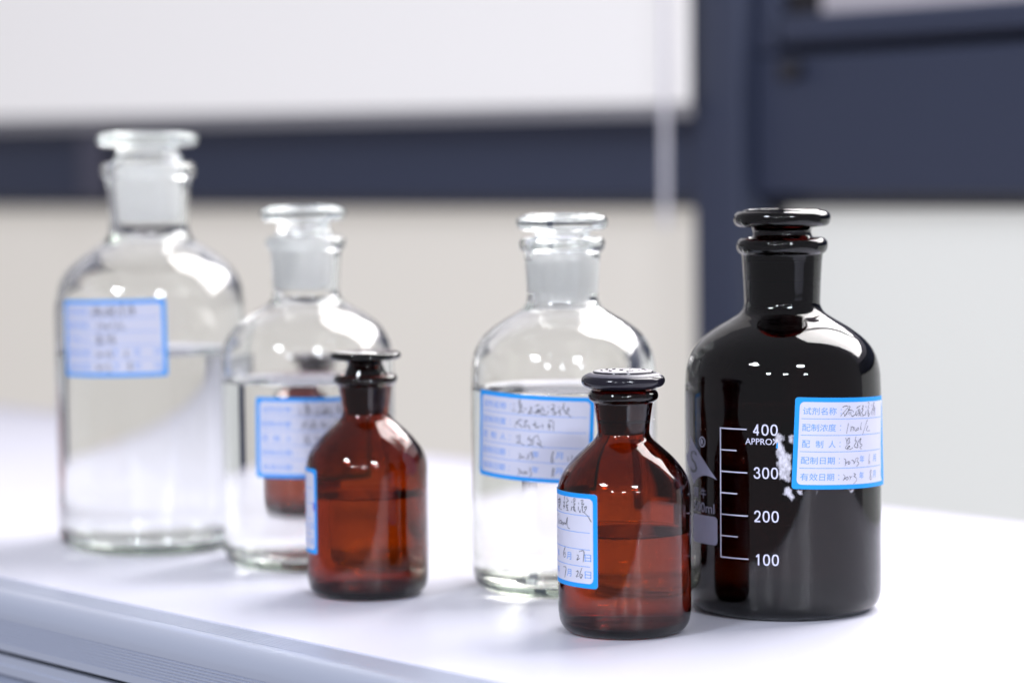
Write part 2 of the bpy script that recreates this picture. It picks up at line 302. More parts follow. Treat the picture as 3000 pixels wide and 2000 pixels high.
# handwriting strokes in label space (mm)
INK = {"black":[[[21.57,-4.02],[22.84,-3.55],[24.25,-3.51],[24.5,-3.87],[23.38,-5.19],[21.9,-6.51],[20.63,-7.94]],[[22.13,-6.51],[22.6,-6.88],[22.72,-7.78],[23.61,-6.89],[23.93,-6.29],[23.86,-7.26]],[[25.04,-3.4],[25.71,-3.77],[25.4,-4.19]],[[25.48,-4.19],[24.64,-5.15],[25.43,-4.86]],[[25.2,-5.04],[24.05,-6.29]],[[24.81,-5.33],[26.1,-5.23],[27.12,-5.49],[27.74,-5.99],[27.49,-6.35]],[[24.92,-6.06],[24.88,-7.03]],[[25.65,-6.07],[25.62,-7.22]],[[26.38,-5.84],[26.27,-7.05],[26.88,-7.85],[27.9,-7.69],[29.09,-6.99]],[[29.34,-4.63],[30.41,-4.11],[32.18,-3.48]],[[29.57,-5.79],[29.16,-6.51],[29.66,-7.73],[30.18,-7.14],[30.42,-6.41]],[[30.63,-4.96],[30.57,-5.69],[31.06,-6.19],[30.95,-7.89]],[[31.18,-4.61],[31.79,-5.48],[31.67,-7.05],[32.08,-7.79],[32.3,-6.22]],[[30.85,-5.7],[31.99,-5.6]],[[30.71,-6.66],[31.84,-6.57]],[[33.57,-3.21],[33.49,-3.82],[34.2,-3.6],[33.72,-4.43],[33.04,-4.9],[33.97,-5.29],[33.39,-6.01],[32.91,-6.48],[33.64,-7.11],[33.87,-7.85],[32.68,-7.99]],[[33.87,-7.85],[35.12,-7.52],[35.75,-7.17],[36.14,-5.97]],[[35.82,-3.77],[36.3,-4.51]],[[36.13,-5.91],[35.75,-7.3],[35.56,-7.78]],[[37.37,-2.84],[37.82,-2.36],[38.56,-2.51],[38.48,-3.48],[37.67,-4.31],[38.4,-4.58],[37.49,-5.65],[38.21,-5.67],[37.65,-6.63],[38.51,-6.9],[38.9,-7.41],[38.32,-8.18],[37.81,-7.37],[38.0,-6.4]],[[40.79,-3.2],[40.7,-4.17]],[[40.52,-6.24],[40.32,-7.58]],[[41.56,-4.81],[41.37,-6.76],[41.58,-8.36]],[[42.77,-2.35],[43.24,-2.55],[42.24,-3.86],[43.0,-4.13],[42.16,-5.33],[43.71,-6.12],[44.56,-6.89],[43.49,-8.2]],[[43.46,-4.03],[43.7,-5.88],[42.85,-7.56]],[[43.04,-5.12],[44.31,-5.04],[44.51,-5.91]],[[25.05,-10.85],[24.65,-12.72],[24.13,-15.25]],[[26.41,-12.15],[26.62,-13.12],[26.42,-14.33]],[[26.53,-13.12],[27.25,-12.29],[27.77,-12.54],[27.92,-14.06]],[[27.96,-13.03],[28.64,-12.68],[28.95,-13.91],[29.76,-14.05],[30.46,-13.46]],[[30.52,-12.86],[30.09,-13.45],[30.75,-13.83],[31.28,-13.24],[30.79,-12.8],[30.43,-12.97]],[[33.18,-10.5],[32.59,-12.67],[32.63,-13.53],[33.23,-13.67]],[[37.55,-9.61],[35.77,-12.54],[34.03,-15.95]],[[38.02,-12.2],[36.84,-14.16],[37.65,-14.38],[39.84,-14.35]],[[23.72,-16.99],[24.36,-18.34],[24.51,-19.69]],[[24.46,-18.5],[25.28,-17.25],[25.87,-17.11],[26.09,-17.49],[25.54,-18.52],[26.24,-18.61],[26.16,-18.98],[24.78,-19.1]],[[26.25,-18.83],[25.01,-19.85],[23.71,-21.17],[24.11,-21.55],[25.46,-21.2],[26.33,-20.55],[25.62,-20.46],[25.06,-21.2],[24.81,-22.16]],[[25.06,-21.2],[25.69,-21.88],[26.89,-21.84],[27.99,-21.12]],[[29.82,-16.39],[29.24,-18.02],[29.14,-18.31],[30.13,-18.34],[29.73,-19.23],[28.81,-20.55],[29.37,-21.01],[30.93,-21.21],[31.12,-20.47],[30.85,-19.56],[31.72,-18.39],[33.1,-17.39],[32.34,-19.16],[32.72,-19.78],[33.83,-20.12],[33.49,-20.7],[32.31,-21.26],[33.05,-21.81],[33.91,-21.92]],[[30.85,-19.56],[30.68,-20.75]],[[23.16,-25.71],[23.93,-26.1],[24.25,-26.85],[24.21,-28.04],[23.87,-29.01]],[[24.3,-27.9],[25.13,-27.17],[25.81,-26.96]],[[25.91,-27.04],[25.55,-27.78],[26.06,-28.17],[26.63,-27.51],[26.31,-27.05],[25.82,-27.11]],[[27.5,-26.49],[28.56,-26.82],[29.02,-27.58],[28.94,-28.25]],[[28.93,-28.03],[29.64,-27.16],[30.24,-25.83],[31.36,-25.79],[31.38,-26.32],[30.86,-27.2],[31.9,-27.69],[32.03,-28.14],[30.61,-29.29]],[[39.77,-24.43],[39.56,-26.53],[39.16,-27.87],[39.49,-28.49],[40.08,-27.91],[39.58,-27.14]],[[23.08,-32.42],[23.85,-32.96],[24.08,-33.86],[23.19,-35.04],[23.91,-34.31],[24.65,-33.88]],[[25.03,-33.59],[24.57,-34.18],[25.08,-34.86],[25.94,-34.36],[25.51,-33.53],[24.84,-33.66]],[[26.58,-33.26],[27.22,-33.96],[26.76,-34.99]],[[27.02,-34.1],[28.21,-33.24]],[[29.01,-32.22],[30.1,-32.56],[29.9,-33.0],[29.17,-33.43],[30.6,-34.08],[30.96,-34.69],[30.46,-35.72],[28.99,-36.56]],[[41.5,-31.23],[40.73,-32.17],[41.27,-33.56],[40.52,-34.42],[41.03,-35.28],[42.0,-35.11],[41.79,-34.19],[41.1,-33.25],[42.03,-31.94],[41.5,-31.23]]],"mid":[[[22.52,-4.59],[23.22,-4.6]],[[22.57,-6.11],[23.35,-6.17]],[[21.84,-7.62],[23.85,-7.45]],[[25.93,-1.94],[25.38,-3.3],[25.13,-4.9]],[[25.53,-3.55],[26.43,-3.75],[26.61,-4.92]],[[25.28,-4.89],[26.76,-5.04],[26.64,-5.84]],[[25.85,-4.19],[26.23,-6.8]],[[25.45,-5.54],[26.8,-6.09]],[[26.38,-6.78],[25.09,-8.21]],[[26.24,-7.06],[27.14,-7.65],[28.16,-7.57]],[[25.24,-8.19],[26.12,-7.86]],[[27.68,-6.29],[29.26,-6.17]],[[30.78,-5.14],[31.55,-5.35],[31.38,-6.42],[30.58,-7.53],[30.03,-8.09],[30.6,-8.12],[32.53,-7.4],[33.07,-7.23]],[[33.13,-4.86],[34.07,-4.27],[35.21,-3.94]],[[33.35,-7.34],[33.51,-8.12]],[[34.12,-5.98],[34.06,-8.09]],[[34.65,-5.55],[34.97,-6.98],[34.74,-8.04]],[[34.28,-6.49],[35.35,-6.17]],[[33.35,-7.34],[35.25,-7.09]],[[35.34,-5.91],[35.26,-7.49]],[[36.51,-4.52],[36.53,-5.31]],[[35.88,-5.74],[37.49,-5.78]],[[36.03,-6.13],[35.94,-7.45]],[[37.23,-6.06],[37.53,-7.09]],[[35.69,-8.12],[37.44,-8.15],[38.91,-8.33]],[[39.03,-4.26],[39.44,-4.76]],[[39.38,-6.6],[38.89,-7.81]],[[40.72,-3.65],[41.64,-3.48],[41.93,-4.25],[41.56,-4.93],[40.29,-6.17]],[[41.3,-4.94],[41.59,-5.84],[41.51,-7.42]],[[40.4,-5.77],[41.71,-5.57]],[[41.25,-7.43],[41.88,-6.75],[42.82,-7.23],[42.19,-7.91],[41.26,-7.69]],[[43.89,-4.3],[43.85,-4.83]],[[44.71,-5.32],[43.61,-7.33]],[[44.36,-6.38],[44.62,-8.34]],[[45.54,-2.8],[46.2,-3.04],[45.86,-4.49],[45.36,-5.16]],[[45.86,-4.62],[46.3,-5.92],[47.39,-7.19]],[[47.69,-4.69],[48.22,-4.93],[48.14,-6.25],[47.39,-7.32],[46.44,-6.3]],[[46.82,-5.9],[47.86,-5.86]],[[47.26,-7.32],[48.46,-7.94],[49.41,-8.96]],[[23.56,-12.7],[25.08,-12.7]],[[26.97,-11.29],[25.49,-11.47],[25.08,-12.56],[24.2,-13.56],[23.49,-15.35]],[[25.39,-13.07],[27.38,-14.75]],[[28.15,-11.66],[30.0,-11.39]],[[29.43,-11.43],[28.62,-12.81],[28.24,-14.55],[29.1,-14.22]],[[28.8,-13.98],[30.07,-13.36],[31.12,-15.26]],[[32.3,-12.94],[34.48,-12.53]],[[33.48,-11.28],[33.39,-12.47],[33.13,-13.14],[33.56,-13.51],[34.54,-14.24],[33.59,-14.56]],[[34.54,-14.24],[36.0,-13.36]],[[36.78,-12.52],[37.12,-14.61]],[[39.66,-10.92],[40.7,-10.61],[41.64,-11.22],[41.84,-13.05],[41.79,-15.41]],[[39.56,-11.98],[39.74,-13.41]],[[38.94,-13.32],[41.32,-13.33]],[[39.95,-11.83],[39.93,-15.11]],[[24.69,-18.35],[25.28,-19.88]],[[25.77,-18.09],[26.32,-18.52],[26.19,-19.96],[25.29,-20.2]],[[24.43,-21.7],[26.77,-21.34]],[[26.36,-19.94],[26.05,-21.4],[25.53,-21.92]],[[26.6,-21.67],[28.57,-22.62]],[[30.99,-18.31],[30.37,-19.94],[31.55,-19.69]],[[30.71,-19.91],[33.07,-20.22],[32.94,-21.33],[32.13,-22.02],[30.1,-22.18]],[[31.4,-20.34],[32.44,-21.37]],[[32.22,-19.8],[34.31,-17.76],[34.96,-17.72],[35.35,-19.59],[36.35,-20.32],[36.21,-21.12],[35.26,-21.65],[34.58,-21.06],[37.4,-22.78]],[[26.04,-26.48],[26.77,-26.89],[26.63,-28.01],[25.95,-29.35]],[[26.63,-28.17],[27.87,-27.91]],[[27.86,-27.75],[28.57,-28.01],[28.06,-28.37],[28.73,-27.67]],[[30.24,-26.28],[30.94,-26.7],[29.99,-29.0]],[[31.41,-25.72],[32.42,-25.64],[32.46,-26.91],[32.99,-27.66],[32.03,-29.0]],[[42.23,-24.26],[41.54,-27.13],[41.45,-29.03],[41.94,-29.48],[42.37,-28.35],[41.56,-27.6]],[[48.75,-26.52],[48.98,-28.72]],[[50.45,-25.84],[50.4,-28.84]],[[25.72,-33.34],[26.82,-33.87],[26.68,-35.0],[26.0,-36.34]],[[26.85,-34.98],[28.09,-34.71]],[[28.26,-34.54],[28.11,-35.35],[29.15,-35.1],[28.95,-34.16]],[[29.64,-34.1],[29.85,-35.35],[30.51,-34.35]],[[31.46,-32.37],[31.99,-32.96],[31.69,-34.09],[32.56,-34.98],[31.61,-36.64]],[[42.18,-31.99],[42.66,-32.13],[42.55,-33.4],[41.81,-34.85],[42.16,-35.78],[42.61,-35.29],[42.42,-34.35],[42.07,-33.26],[42.18,-31.99]]],"fs":[[[28.23,-3.97],[28.23,-5.49]],[[28.22,-3.83],[28.22,-5.77]],[[36.78,-3.02],[36.29,-4.04],[34.05,-5.29],[34.58,-7.69]],[[34.09,-4.32],[37.61,-3.75],[37.35,-5.7],[35.69,-7.55],[39.03,-7.89]],[[36.28,-4.18],[35.96,-6.97]],[[34.67,-5.35],[37.16,-4.9]],[[35.16,-7.62],[37.13,-6.0]],[[41.85,-1.75],[41.37,-3.85]],[[40.44,-4.5],[42.22,-4.3],[41.05,-5.25]],[[41.64,-5.19],[40.72,-6.25],[42.19,-6.22]],[[41.01,-7.17],[42.2,-5.53]],[[43.72,-2.23],[43.83,-3.03],[44.81,-3.48],[43.3,-4.32]],[[43.56,-4.02],[43.26,-6.91]],[[43.01,-5.85],[44.78,-5.25]],[[44.04,-6.01],[44.01,-7.65]],[[42.98,-7.63],[44.74,-7.57]],[[46.84,-3.68],[47.26,-4.18]],[[47.03,-5.7],[46.57,-7.51]],[[47.9,-3.17],[48.32,-2.24],[49.11,-2.24],[48.91,-3.21],[47.89,-3.85]],[[48.09,-4.51],[49.09,-4.41],[48.48,-5.28],[47.87,-5.48]],[[47.45,-5.93],[48.68,-5.81],[48.06,-6.82],[49.63,-7.76]],[[48.47,-6.64],[49.25,-7.25]],[[50.99,-3.7],[51.16,-4.37]],[[50.97,-5.33],[50.86,-6.97]],[[51.31,-6.93],[51.84,-7.7],[52.03,-6.33]],[[52.25,-2.92],[53.45,-2.56],[53.28,-3.25],[52.41,-3.86]],[[52.58,-4.38],[53.78,-4.02],[53.43,-4.72],[52.74,-5.73]],[[52.92,-4.76],[53.24,-7.31],[54.07,-7.79]],[[53.93,-5.5],[55.08,-5.14],[54.58,-6.67],[53.74,-7.68]],[[54.09,-5.89],[54.58,-6.26]],[[54.07,-7.65],[55.84,-9.15],[57.38,-11.34]],[[34.49,-10.04],[33.81,-10.96]],[[35.29,-11.73],[34.32,-14.33]],[[36.49,-12.94],[35.99,-13.7],[38.16,-13.55],[38.56,-12.54],[36.49,-12.8]],[[38.56,-12.67],[38.33,-14.07],[39.62,-12.81],[40.09,-14.12],[41.2,-12.89],[41.78,-13.51],[42.89,-12.96],[42.6,-14.09]],[[42.89,-13.24],[43.84,-10.53],[43.67,-13.01],[44.15,-14.59],[45.57,-15.11]],[[28.22,-19.89],[30.14,-21.14]],[[33.07,-19.19],[32.58,-20.64]],[[41.91,-23.09],[40.51,-25.45],[40.82,-27.27],[42.16,-26.78],[41.87,-25.27],[40.63,-26.37]],[[49.84,-25.4],[50.69,-25.47],[50.47,-26.42],[49.82,-27.41],[51.5,-26.62]],[[51.12,-23.89],[53.51,-23.36],[53.27,-27.99]],[[40.02,-31.42],[42.4,-31.41],[41.35,-35.74]],[[49.32,-32.4],[50.41,-31.82],[50.4,-32.9],[49.3,-34.41],[51.01,-33.91]],[[52.66,-30.36],[51.43,-33.41],[52.02,-34.73],[52.71,-33.28],[51.64,-33.08]]]}

# ------------------------------------------------------------------ the table
table = thing('laboratory_table', 'white laminate table top with ribbed metal edge under the bottles', 'table', wp(-0.85, 0.85, 0))
S0, S1 = -2.60, 0.60
def extrude(name, prof, s0, s1, material, parent, smooth=False):
    """profile of (across, up) metres run along the table's edge direction; closed loop"""
    org = parent.location; v, f = [], []; n = len(prof)
    for s in (s0, s1): v += [tuple(wp(s, d, z) - org) for d, z in prof]
    f += [(i, (i + 1) % n, n + (i + 1) % n, n + i) for i in range(n)]
    f += [tuple(range(n))[::-1], tuple(range(n, 2 * n))]
    o = obj(name, v, f, material, parent, smooth)
    return o
D_IN = 0.6065; D_RI = 1.0560; D_RO = 1.1035
extrude('top', [(D_IN, 0.0), (D_RI, 0.0), (D_RI, -0.0205), (D_IN, -0.0205)], S0, S1, M['laminate'], table)
# front edge profile: flat fluted strip, big round nose, face with fine grooves
pr = [(D_IN - 0.0002, -0.0010)]
for k in range(7):
    x = D_IN - 0.0012 - k * 0.0021
    pr += [(x, -0.0004), (x - 0.0013, -0.0004), (x - 0.0016, -0.0007), (x - 0.0019, -0.0007)]
x0 = D_IN - 0.0165
for k in range(0, 15):
    a = math.radians(90 * k / 14); pr.append((x0 - 0.011 * math.sin(a), -0.0004 - 0.0095 + 0.0095 * math.cos(a)))
xf = x0 - 0.011
z = -0.0118
for k in range(8):
    pr += [(xf, z), (xf + 0.0006, z - 0.0002), (xf + 0.0006, z - 0.0006), (xf, z - 0.0008)]; z -= 0.00142
pr += [(xf, -0.0262), (xf + 0.0030, -0.0266), (D_IN - 0.0002, -0.0266)]
trim = extrude('edge_trim', pr, S0, S1, M['alu'], table)
extrude('gap_strip', [(xf + 0.0030, -0.0268), (D_IN, -0.0268), (D_IN, -0.0284), (xf + 0.0030, -0.0284)], S0, S1, M['gap'], table)
extrude('lower_trim', [(xf + 0.0005, -0.0286), (D_IN, -0.0286), (D_IN, -0.0375), (xf + 0.0005, -0.0375), (xf - 0.0003, -0.0370), (xf - 0.0003, -0.0330), (xf + 0.0005, -0.0326)], S0, S1, M['alu'], table)
extrude('apron', [(xf + 0.004, -0.0377), (D_RO - 0.03, -0.0377), (D_RO - 0.03, -0.130), (xf + 0.004, -0.130)], S0, S1, M['apron'], table)
pr = [(D_RI + 0.0002, -0.0006), (D_RI + 0.0380, -0.0006)]
for k in range(0, 11):
    a = math.radians(90 * k / 10); pr.append((D_RI + 0.038 + 0.0095 * math.sin(a), -0.0006 - 0.011 + 0.011 * math.cos(a)))
pr += [(D_RO, -0.0370), (D_RI + 0.0002, -0.0370)]
extrude('edge_trim', pr[::-1], S0, S1, M['alu_top'], table)

# ------------------------------------------------------------------ window wall behind
DW = 1.500
window = thing('window', 'dark navy framed window with frosted panes behind the bottles', 'window', wp(-1.36, DW, -0.40))
def slab(name, s0, s1, z0, z1, d0, d1, material, parent, bev=0.004):
    org = parent.location; me = bpy.data.meshes.new(name); bm = bmesh.new()
    c = [bm.verts.new(wp(s, d, z) - org) for s in (s0, s1) for d in (d0, d1) for z in (z0, z1)]
    for q in ((0, 1, 3, 2), (4, 6, 7, 5), (0, 4, 5, 1), (2, 3, 7, 6), (1, 5, 7, 3), (0, 2, 6, 4)): bm.faces.new([c[i] for i in q])
    bmesh.ops.recalc_face_normals(bm, faces=bm.faces)
    if bev: bmesh.ops.bevel(bm, geom=bm.edges[:], offset=bev, segments=3, profile=0.5, affect='EDGES')
    bm.to_mesh(me); bm.free(); me.materials.append(material); me.shade_smooth()
    me.set_sharp_from_angle(angle=math.radians(40))
    o = bpy.data.objects.new(name, me); COL.objects.link(o); o.parent = parent; return o
slab('mullion', -1.3406, -1.2888, -0.40, 1.75, DW - 0.055, DW + 0.03, M['frame'], window)
slab('frame_rail', -3.4, -1.3426, 0.1735, 0.275, DW - 0.035, DW + 0.03, M['frame'], window)
slab('sash', -1.44, -1.3426, 0.277, 1.75, DW - 0.030, DW + 0.03, M['frame'], window)
slab('dark_strip', -3.4, -1.3426, 0.1655, 0.1725, DW - 0.030, DW + 0.03, M['frame_dark'], window, 0.001)  # thin darker strip along the underside of the rail
slab('pane', -3.4, -1.345, -0.40, 0.1645, DW, DW + 0.008, M['pane'], window, 0)
slab('pane', -1.287, -0.2, -0.40, 0.1645, DW, DW + 0.008, M['pane_grey'], window, 0)
slab('dark_strip', -1.287, -0.2, 0.1655, 0.1745, DW - 0.022, DW + 0.03, M['frame_dark'], window, 0.001)
slab('frame_rail', -1.287, -0.2, 0.1755, 0.2865, DW - 0.040, DW + 0.03, M['frame'], window)
slab('dark_strip', -1.2645, -0.2, 0.2875, 0.2930, DW - 0.026, DW + 0.03, M['frame_dark'], window, 0.001)
slab('sash', -1.2540, -0.2, 0.2940, 0.3160, DW - 0.050, DW + 0.03, M['frame'], window)
slab('sash', -1.287, -1.2650, 0.2875, 1.75, DW - 0.040, DW + 0.03, M['frame'], window)
slab('dark_strip', -1.2640, -1.2550, 0.2940, 1.75, DW - 0.026, DW + 0.03, M['frame_dark'], window, 0.001)
slab('handle', -1.2545, -1.2340, 0.2670, 0.2800, DW - 0.052, DW - 0.041, M['frame_dark'], window, 0.004)
slab('pane', -1.2540, -0.2, 0.3170, 1.75, DW + 0.004, DW + 0.012, M['sky_pane'], window, 0)
blind = thing('roller_blind', 'white roller blind half drawn over the window above the clear bottles', 'blind', wp(-2.3, DW - 0.08, 0.25))
def sheet(name, s0, s1, z0l, z0r, z1, d, th, material, parent):
    org = parent.location; v = []; N = 24
    for k in range(N + 1):
        t = k / N; s = s0 + (s1 - s0) * t; zb = z0l + (z0r - z0l) * t; w = 0.0015 * math.sin(9 * t)
        for dd in (d + w, d + w + th):
            for z in (zb, z1): v.append(tuple(wp(s, dd, z) - org))
    f = []
    for k in range(N):
        a, b = 4 * k, 4 * k + 4
        f += [(a, b, b + 1, a + 1), (a + 2, a + 3, b + 3, b + 2), (a, a + 2, b + 2, b), (a + 1, b + 1, b + 3, a + 3)]
    f += [(0, 1, 3, 2), (4 * N, 4 * N + 2, 4 * N + 3, 4 * N + 1)]
    return obj(name, v, f, material, parent)
sheet('fabric', -3.4, -1.3264, 0.2815, 0.2503, 1.72, DW - 0.075, 0.002, M['blind'], blind)
def barsheet():
    org = blind.location; v = []
    for s, zb, zt in ((-3.4, 0.265, 0.281), (-1.3275, 0.2391, 0.2498)):
        for d in (DW - 0.079, DW - 0.069): v += [tuple(wp(s, d, zb) - org), tuple(wp(s, d, zt) - org)]
    return obj('bottom_bar', v, [(0, 4, 5, 1), (2, 3, 7, 6), (0, 2, 6, 4), (1, 5, 7, 3), (0, 1, 3, 2), (4, 6, 7, 5)], M['blind_bar'], blind)
barsheet()
slab('side_strip', -1.3405, -1.3350, 0.150, 1.70, DW - 0.092, DW - 0.088, M['cord'], blind, 0.001)
slab('side_strip', -2.2268, -2.1805, 0.177, 1.70, DW - 0.066, DW - 0.062, M['cord_dim'], blind, 0.001)

# ------------------------------------------------------------------ bottles
DZ = 1.4                                        # mm by which all but the foot of each bottle stands higher
def raised(L): return [(r, z + DZ if z > 12.5 else z) for r, z in L]
def big_bottle(kr=1.0, kn=1.0, kz=1.0, R=42.7):
    """outer and inner profile (mm) of the round shouldered bottle, neck scaled by kn, body to radius R"""
    b = R / 42.7
    Z = lambda z: z * kz
    def blend(r):                              # neck radii scale by kn, body radii by b
        t = min(1, max(0, (r - 17) / 22)); return r * (kn * (1 - t) + b * t)
    out = [(0, 2.4), (18, 2.2), (30, 1.2), (34, 0.15), (36, 0.0), (38.6, 0.7), (41.2, 3.0), (42.4, 6.4), (42.7, 10)]
    mid = [(42.7, 30), (42.7, 60), (42.7, 88), (42.6, 96), (42.0, 103.6), (40.0, 110.2), (36.0, 115.7), (29.2, 121.0), (22.4, 125.0), (18.2, 127.9), (16.6, 131.0), (16.5, 135), (17.0, 145), (17.5, 152.0), (17.75, 153.2)]
    lip = [(18.6, 153.8), (19.5, 155.2), (19.75, 156.9), (19.4, 158.6), (18.3, 159.9), (16.8, 160.3), (15.3, 159.9), (14.75, 158.6)]
    inn = [(14.2, 150), (13.6, 140), (13.2, 132), (14.0, 129.2), (16.8, 126.4), (21.0, 123.6), (27.6, 119.4), (33.8, 114.3), (37.6, 108.8), (39.5, 102.8), (40.1, 96), (40.2, 88), (40.2, 60), (40.2, 30), (40.2, 12), (39.6, 8.4), (37.4, 6.0), (32, 5.2), (18, 5.6), (0, 5.9)]
    f = lambda L: [(blend(r) if r > 0 else 0, Z(z) if z > 12 else z) for r, z in L]
    return raised(f(out + mid + lip + inn)), raised(f(inn))
def small_bottle():
    out = [(0, 1.8), (12, 1.6), (19, 0.9), (21.6, 0.1), (22.8, 0.0), (24.8, 0.9), (26.8, 3.6), (27.7, 8.0), (27.8, 12), (27.8, 30), (27.8, 50), (27.75, 56), (27.3, 59.8), (25.7, 64.2), (21.2, 70.2), (15.3, 75.8), (12.2, 78.6), (10.95, 80.8), (10.9, 83), (11.5, 88), (12.2, 92.6), (12.5, 93.9),
           (13.4, 94.5), (14.4, 95.6), (14.6, 96.8), (14.3, 98.0), (13.4, 98.9), (12.2, 99.1), (11.1, 98.7), (10.6, 97.6)]
    inn = [(10.0, 92), (9.2, 84), (8.9, 80.5), (9.8, 78.2), (13.6, 74.4), (19.4, 68.8), (23.6, 63.2), (25.2, 59.2), (25.7, 55), (25.8, 50), (25.8, 30), (25.8, 12), (25.2, 7.6), (23.0, 4.4), (17, 3.3), (8, 3.6), (0, 3.8)]
    return raised(out + inn), raised(inn)
def liquid_profile(inn, level):
    """solid that fills the inside up to level and reaches a hair into the glass, with a meniscus at the wall"""
    level += DZ
    p = catmull(inn, 6)[::-1]                  # from the axis at the bottom upwards
    q = [(r + 0.06 if r > 0.5 else r, z - (0.06 if z < 9 else 0)) for r, z in p if z <= level - 0.4]
    R = q[-1][0]; q = q[:-1]
    return q + [(R, level - 0.9), (R, level + 0.9), (R - 0.35, level + 0.55), (R - 1.1, level + 0.15), (R - 2.4, level), (R * 0.5, level), (0, level)]

rnd = random.Random(4)
CAP = ['试剂名称', '配制浓度', '配制人', '配制日期', '有效日期']
LW, LH = 60.0, 38.7
def paper_label(parent, R, u0, v0, deg, ink, ink_mat='ink', stroke=0.30, lift=0.0, LW=LW):
    """blue bordered sticker; label space runs u to the right, v down from the top left corner (negative)"""
    w = Wrap(R, u0, v0 + DZ, deg, lift)
    poly = rrect(0, -LH, LW, 0, 1.3)
    V, F = strips([poly], w, 0.13); n = len(V)
    V2, F2 = strips([poly], w, 0.02)
    lab = obj('label', V + V2, F + [tuple(n + i for i in f[::-1]) for f in F2], M['blue'], parent)
    lab.data.materials.append(M['paper'])      # the gummed side is plain white paper
    for p in lab.data.polygons:
        if p.index >= len(F): p.material_index = 1
    V, F = strips([rrect(2.0, -LH + 1.9, LW - 2.0, -1.9, 2.0)], w, 0.17)
    obj('panel', V, F, M['paper'], lab)
    for k in range(4):
        v = -8.95 - 6.95 * k; V, F = strips([[(2.9, v - 0.11), (LW - 3.4, v - 0.11), (LW - 3.4, v + 0.11), (2.9, v + 0.11)]], w, 0.22)
        obj('ruled_line', V, F, M['print'], lab)
    V, F = [], []
    for k, c in enumerate(CAP):
        base = -7.25 - 6.95 * k
        if k == 2:
            for ch, ux in zip(c, (3.6, 9.5, 15.4)): text_into(V, F, ch, (ux, base, ux + 3.35, base + 3.1), w, 0.23)
        else: text_into(V, F, c, (3.4, base, 18.6, base + 3.1), w, 0.23)
        for dv in (0.35, 2.1): text_into(V, F, '.', (20.7, base + dv, 21.15, base + dv + 0.45), w, 0.23)
        if k >= 3:
            for ch, ux in (('年', LW - 27.4), ('月', LW - 16.8), ('日', LW - 6.0)):
                if ux > 21.5: text_into(V, F, ch, (ux, base + 0.35, ux + 3.1, base + 3.35), w, 0.23)
    obj('printed_text', V, F, M['print'], lab)
    if ink:
        V, F = [], []
        for st in ink: stroke_into(V, F, st, stroke, w, 0.26, rnd)
        obj('handwriting', V, F, M[ink_mat], lab)
    return lab

def big_stopper(parent, dz=0.0, kr=1.0, kz=1.0, mg='dark_stopper', mp='ground_dark', z0=0.0, tilt=(0, 0)):
    """flat headed ground stopper; heights follow the 500 ml bottle"""
    z0 += DZ
    Z = lambda z: z0 + (z - 168.6)
    pr = [(0, 156.5), (6, 156.5), (12.2, 156.5), (14.0, 157.0), (14.15, 158.5), (13.4, 160.2), (12.7, 161.6), (12.6, 163.2), (13.3, 164.4), (16.2, 164.9), (19.4, 165.4), (20.7, 166.8), (21.0, 168.6), (20.6, 170.4), (19.2, 171.6), (17.6, 171.9), (16.9, 171.8), (16.5, 172.4), (15.4, 172.5), (15.0, 171.9), (11.2, 171.9), (10.8, 172.6), (9.6, 172.7), (9.2, 172.1), (4, 172.2), (0, 172.3)]
    st = lathe('stopper', [(r * kr, Z(z)) for r, z in pr], M[mg], parent, n=4)
    pl = [(0, -0), (8, 0), (12.35, 0.2), (12.75, 1.2), (14.15, 26.4), (13.8, 26.7), (0, 26.7)]
    L = lathe('ground_plug', [(r * kr, z0 + (131.5 - 168.6) * kz + z * (156.0 - 131.5) / 26.7 * kz + (156 - 168.6) * (1 - kz) ) for r, z in pl], M[mp], st, n=3)
    st.rotation_euler = (tilt[0], tilt[1], 0)
    return st
def emboss(parent, r0, r1, ztop, count, seed, material='dark_stopper'):
    """cast letters and nubs standing proud on a stopper's head"""
    rn = random.Random(seed); V, F = [], []
    for k in range(count):
        a = 2 * math.pi * k / count + rn.uniform(-.08, .08); r = rn.uniform(r0, r1); h = rn.uniform(0.3, 0.75)
        du, dv = rn.uniform(0.35, 0.9), rn.uniform(0.3, 1.4); b = len(V)
        for zz, sh in ((ztop - 0.4, 1.0), (ztop + h, 0.6)):
            for su, sv in ((-1, -1), (1, -1), (1, 1), (-1, 1)):
                x, y = r + su * du * sh, sv * dv * sh
                V.append(((x * math.cos(a) - y * math.sin(a)) * MM, (x * math.sin(a) + y * math.cos(a)) * MM, zz * MM))
        F += [(b, b + 1, b + 5, b + 4), (b + 1, b + 2, b + 6, b + 5), (b + 2, b + 3, b + 7, b + 6), (b + 3, b, b + 4, b + 7), (b + 4, b + 5, b + 6, b + 7), (b + 3, b + 2, b + 1, b)]
    return obj('embossing', V, F, M[material], parent)
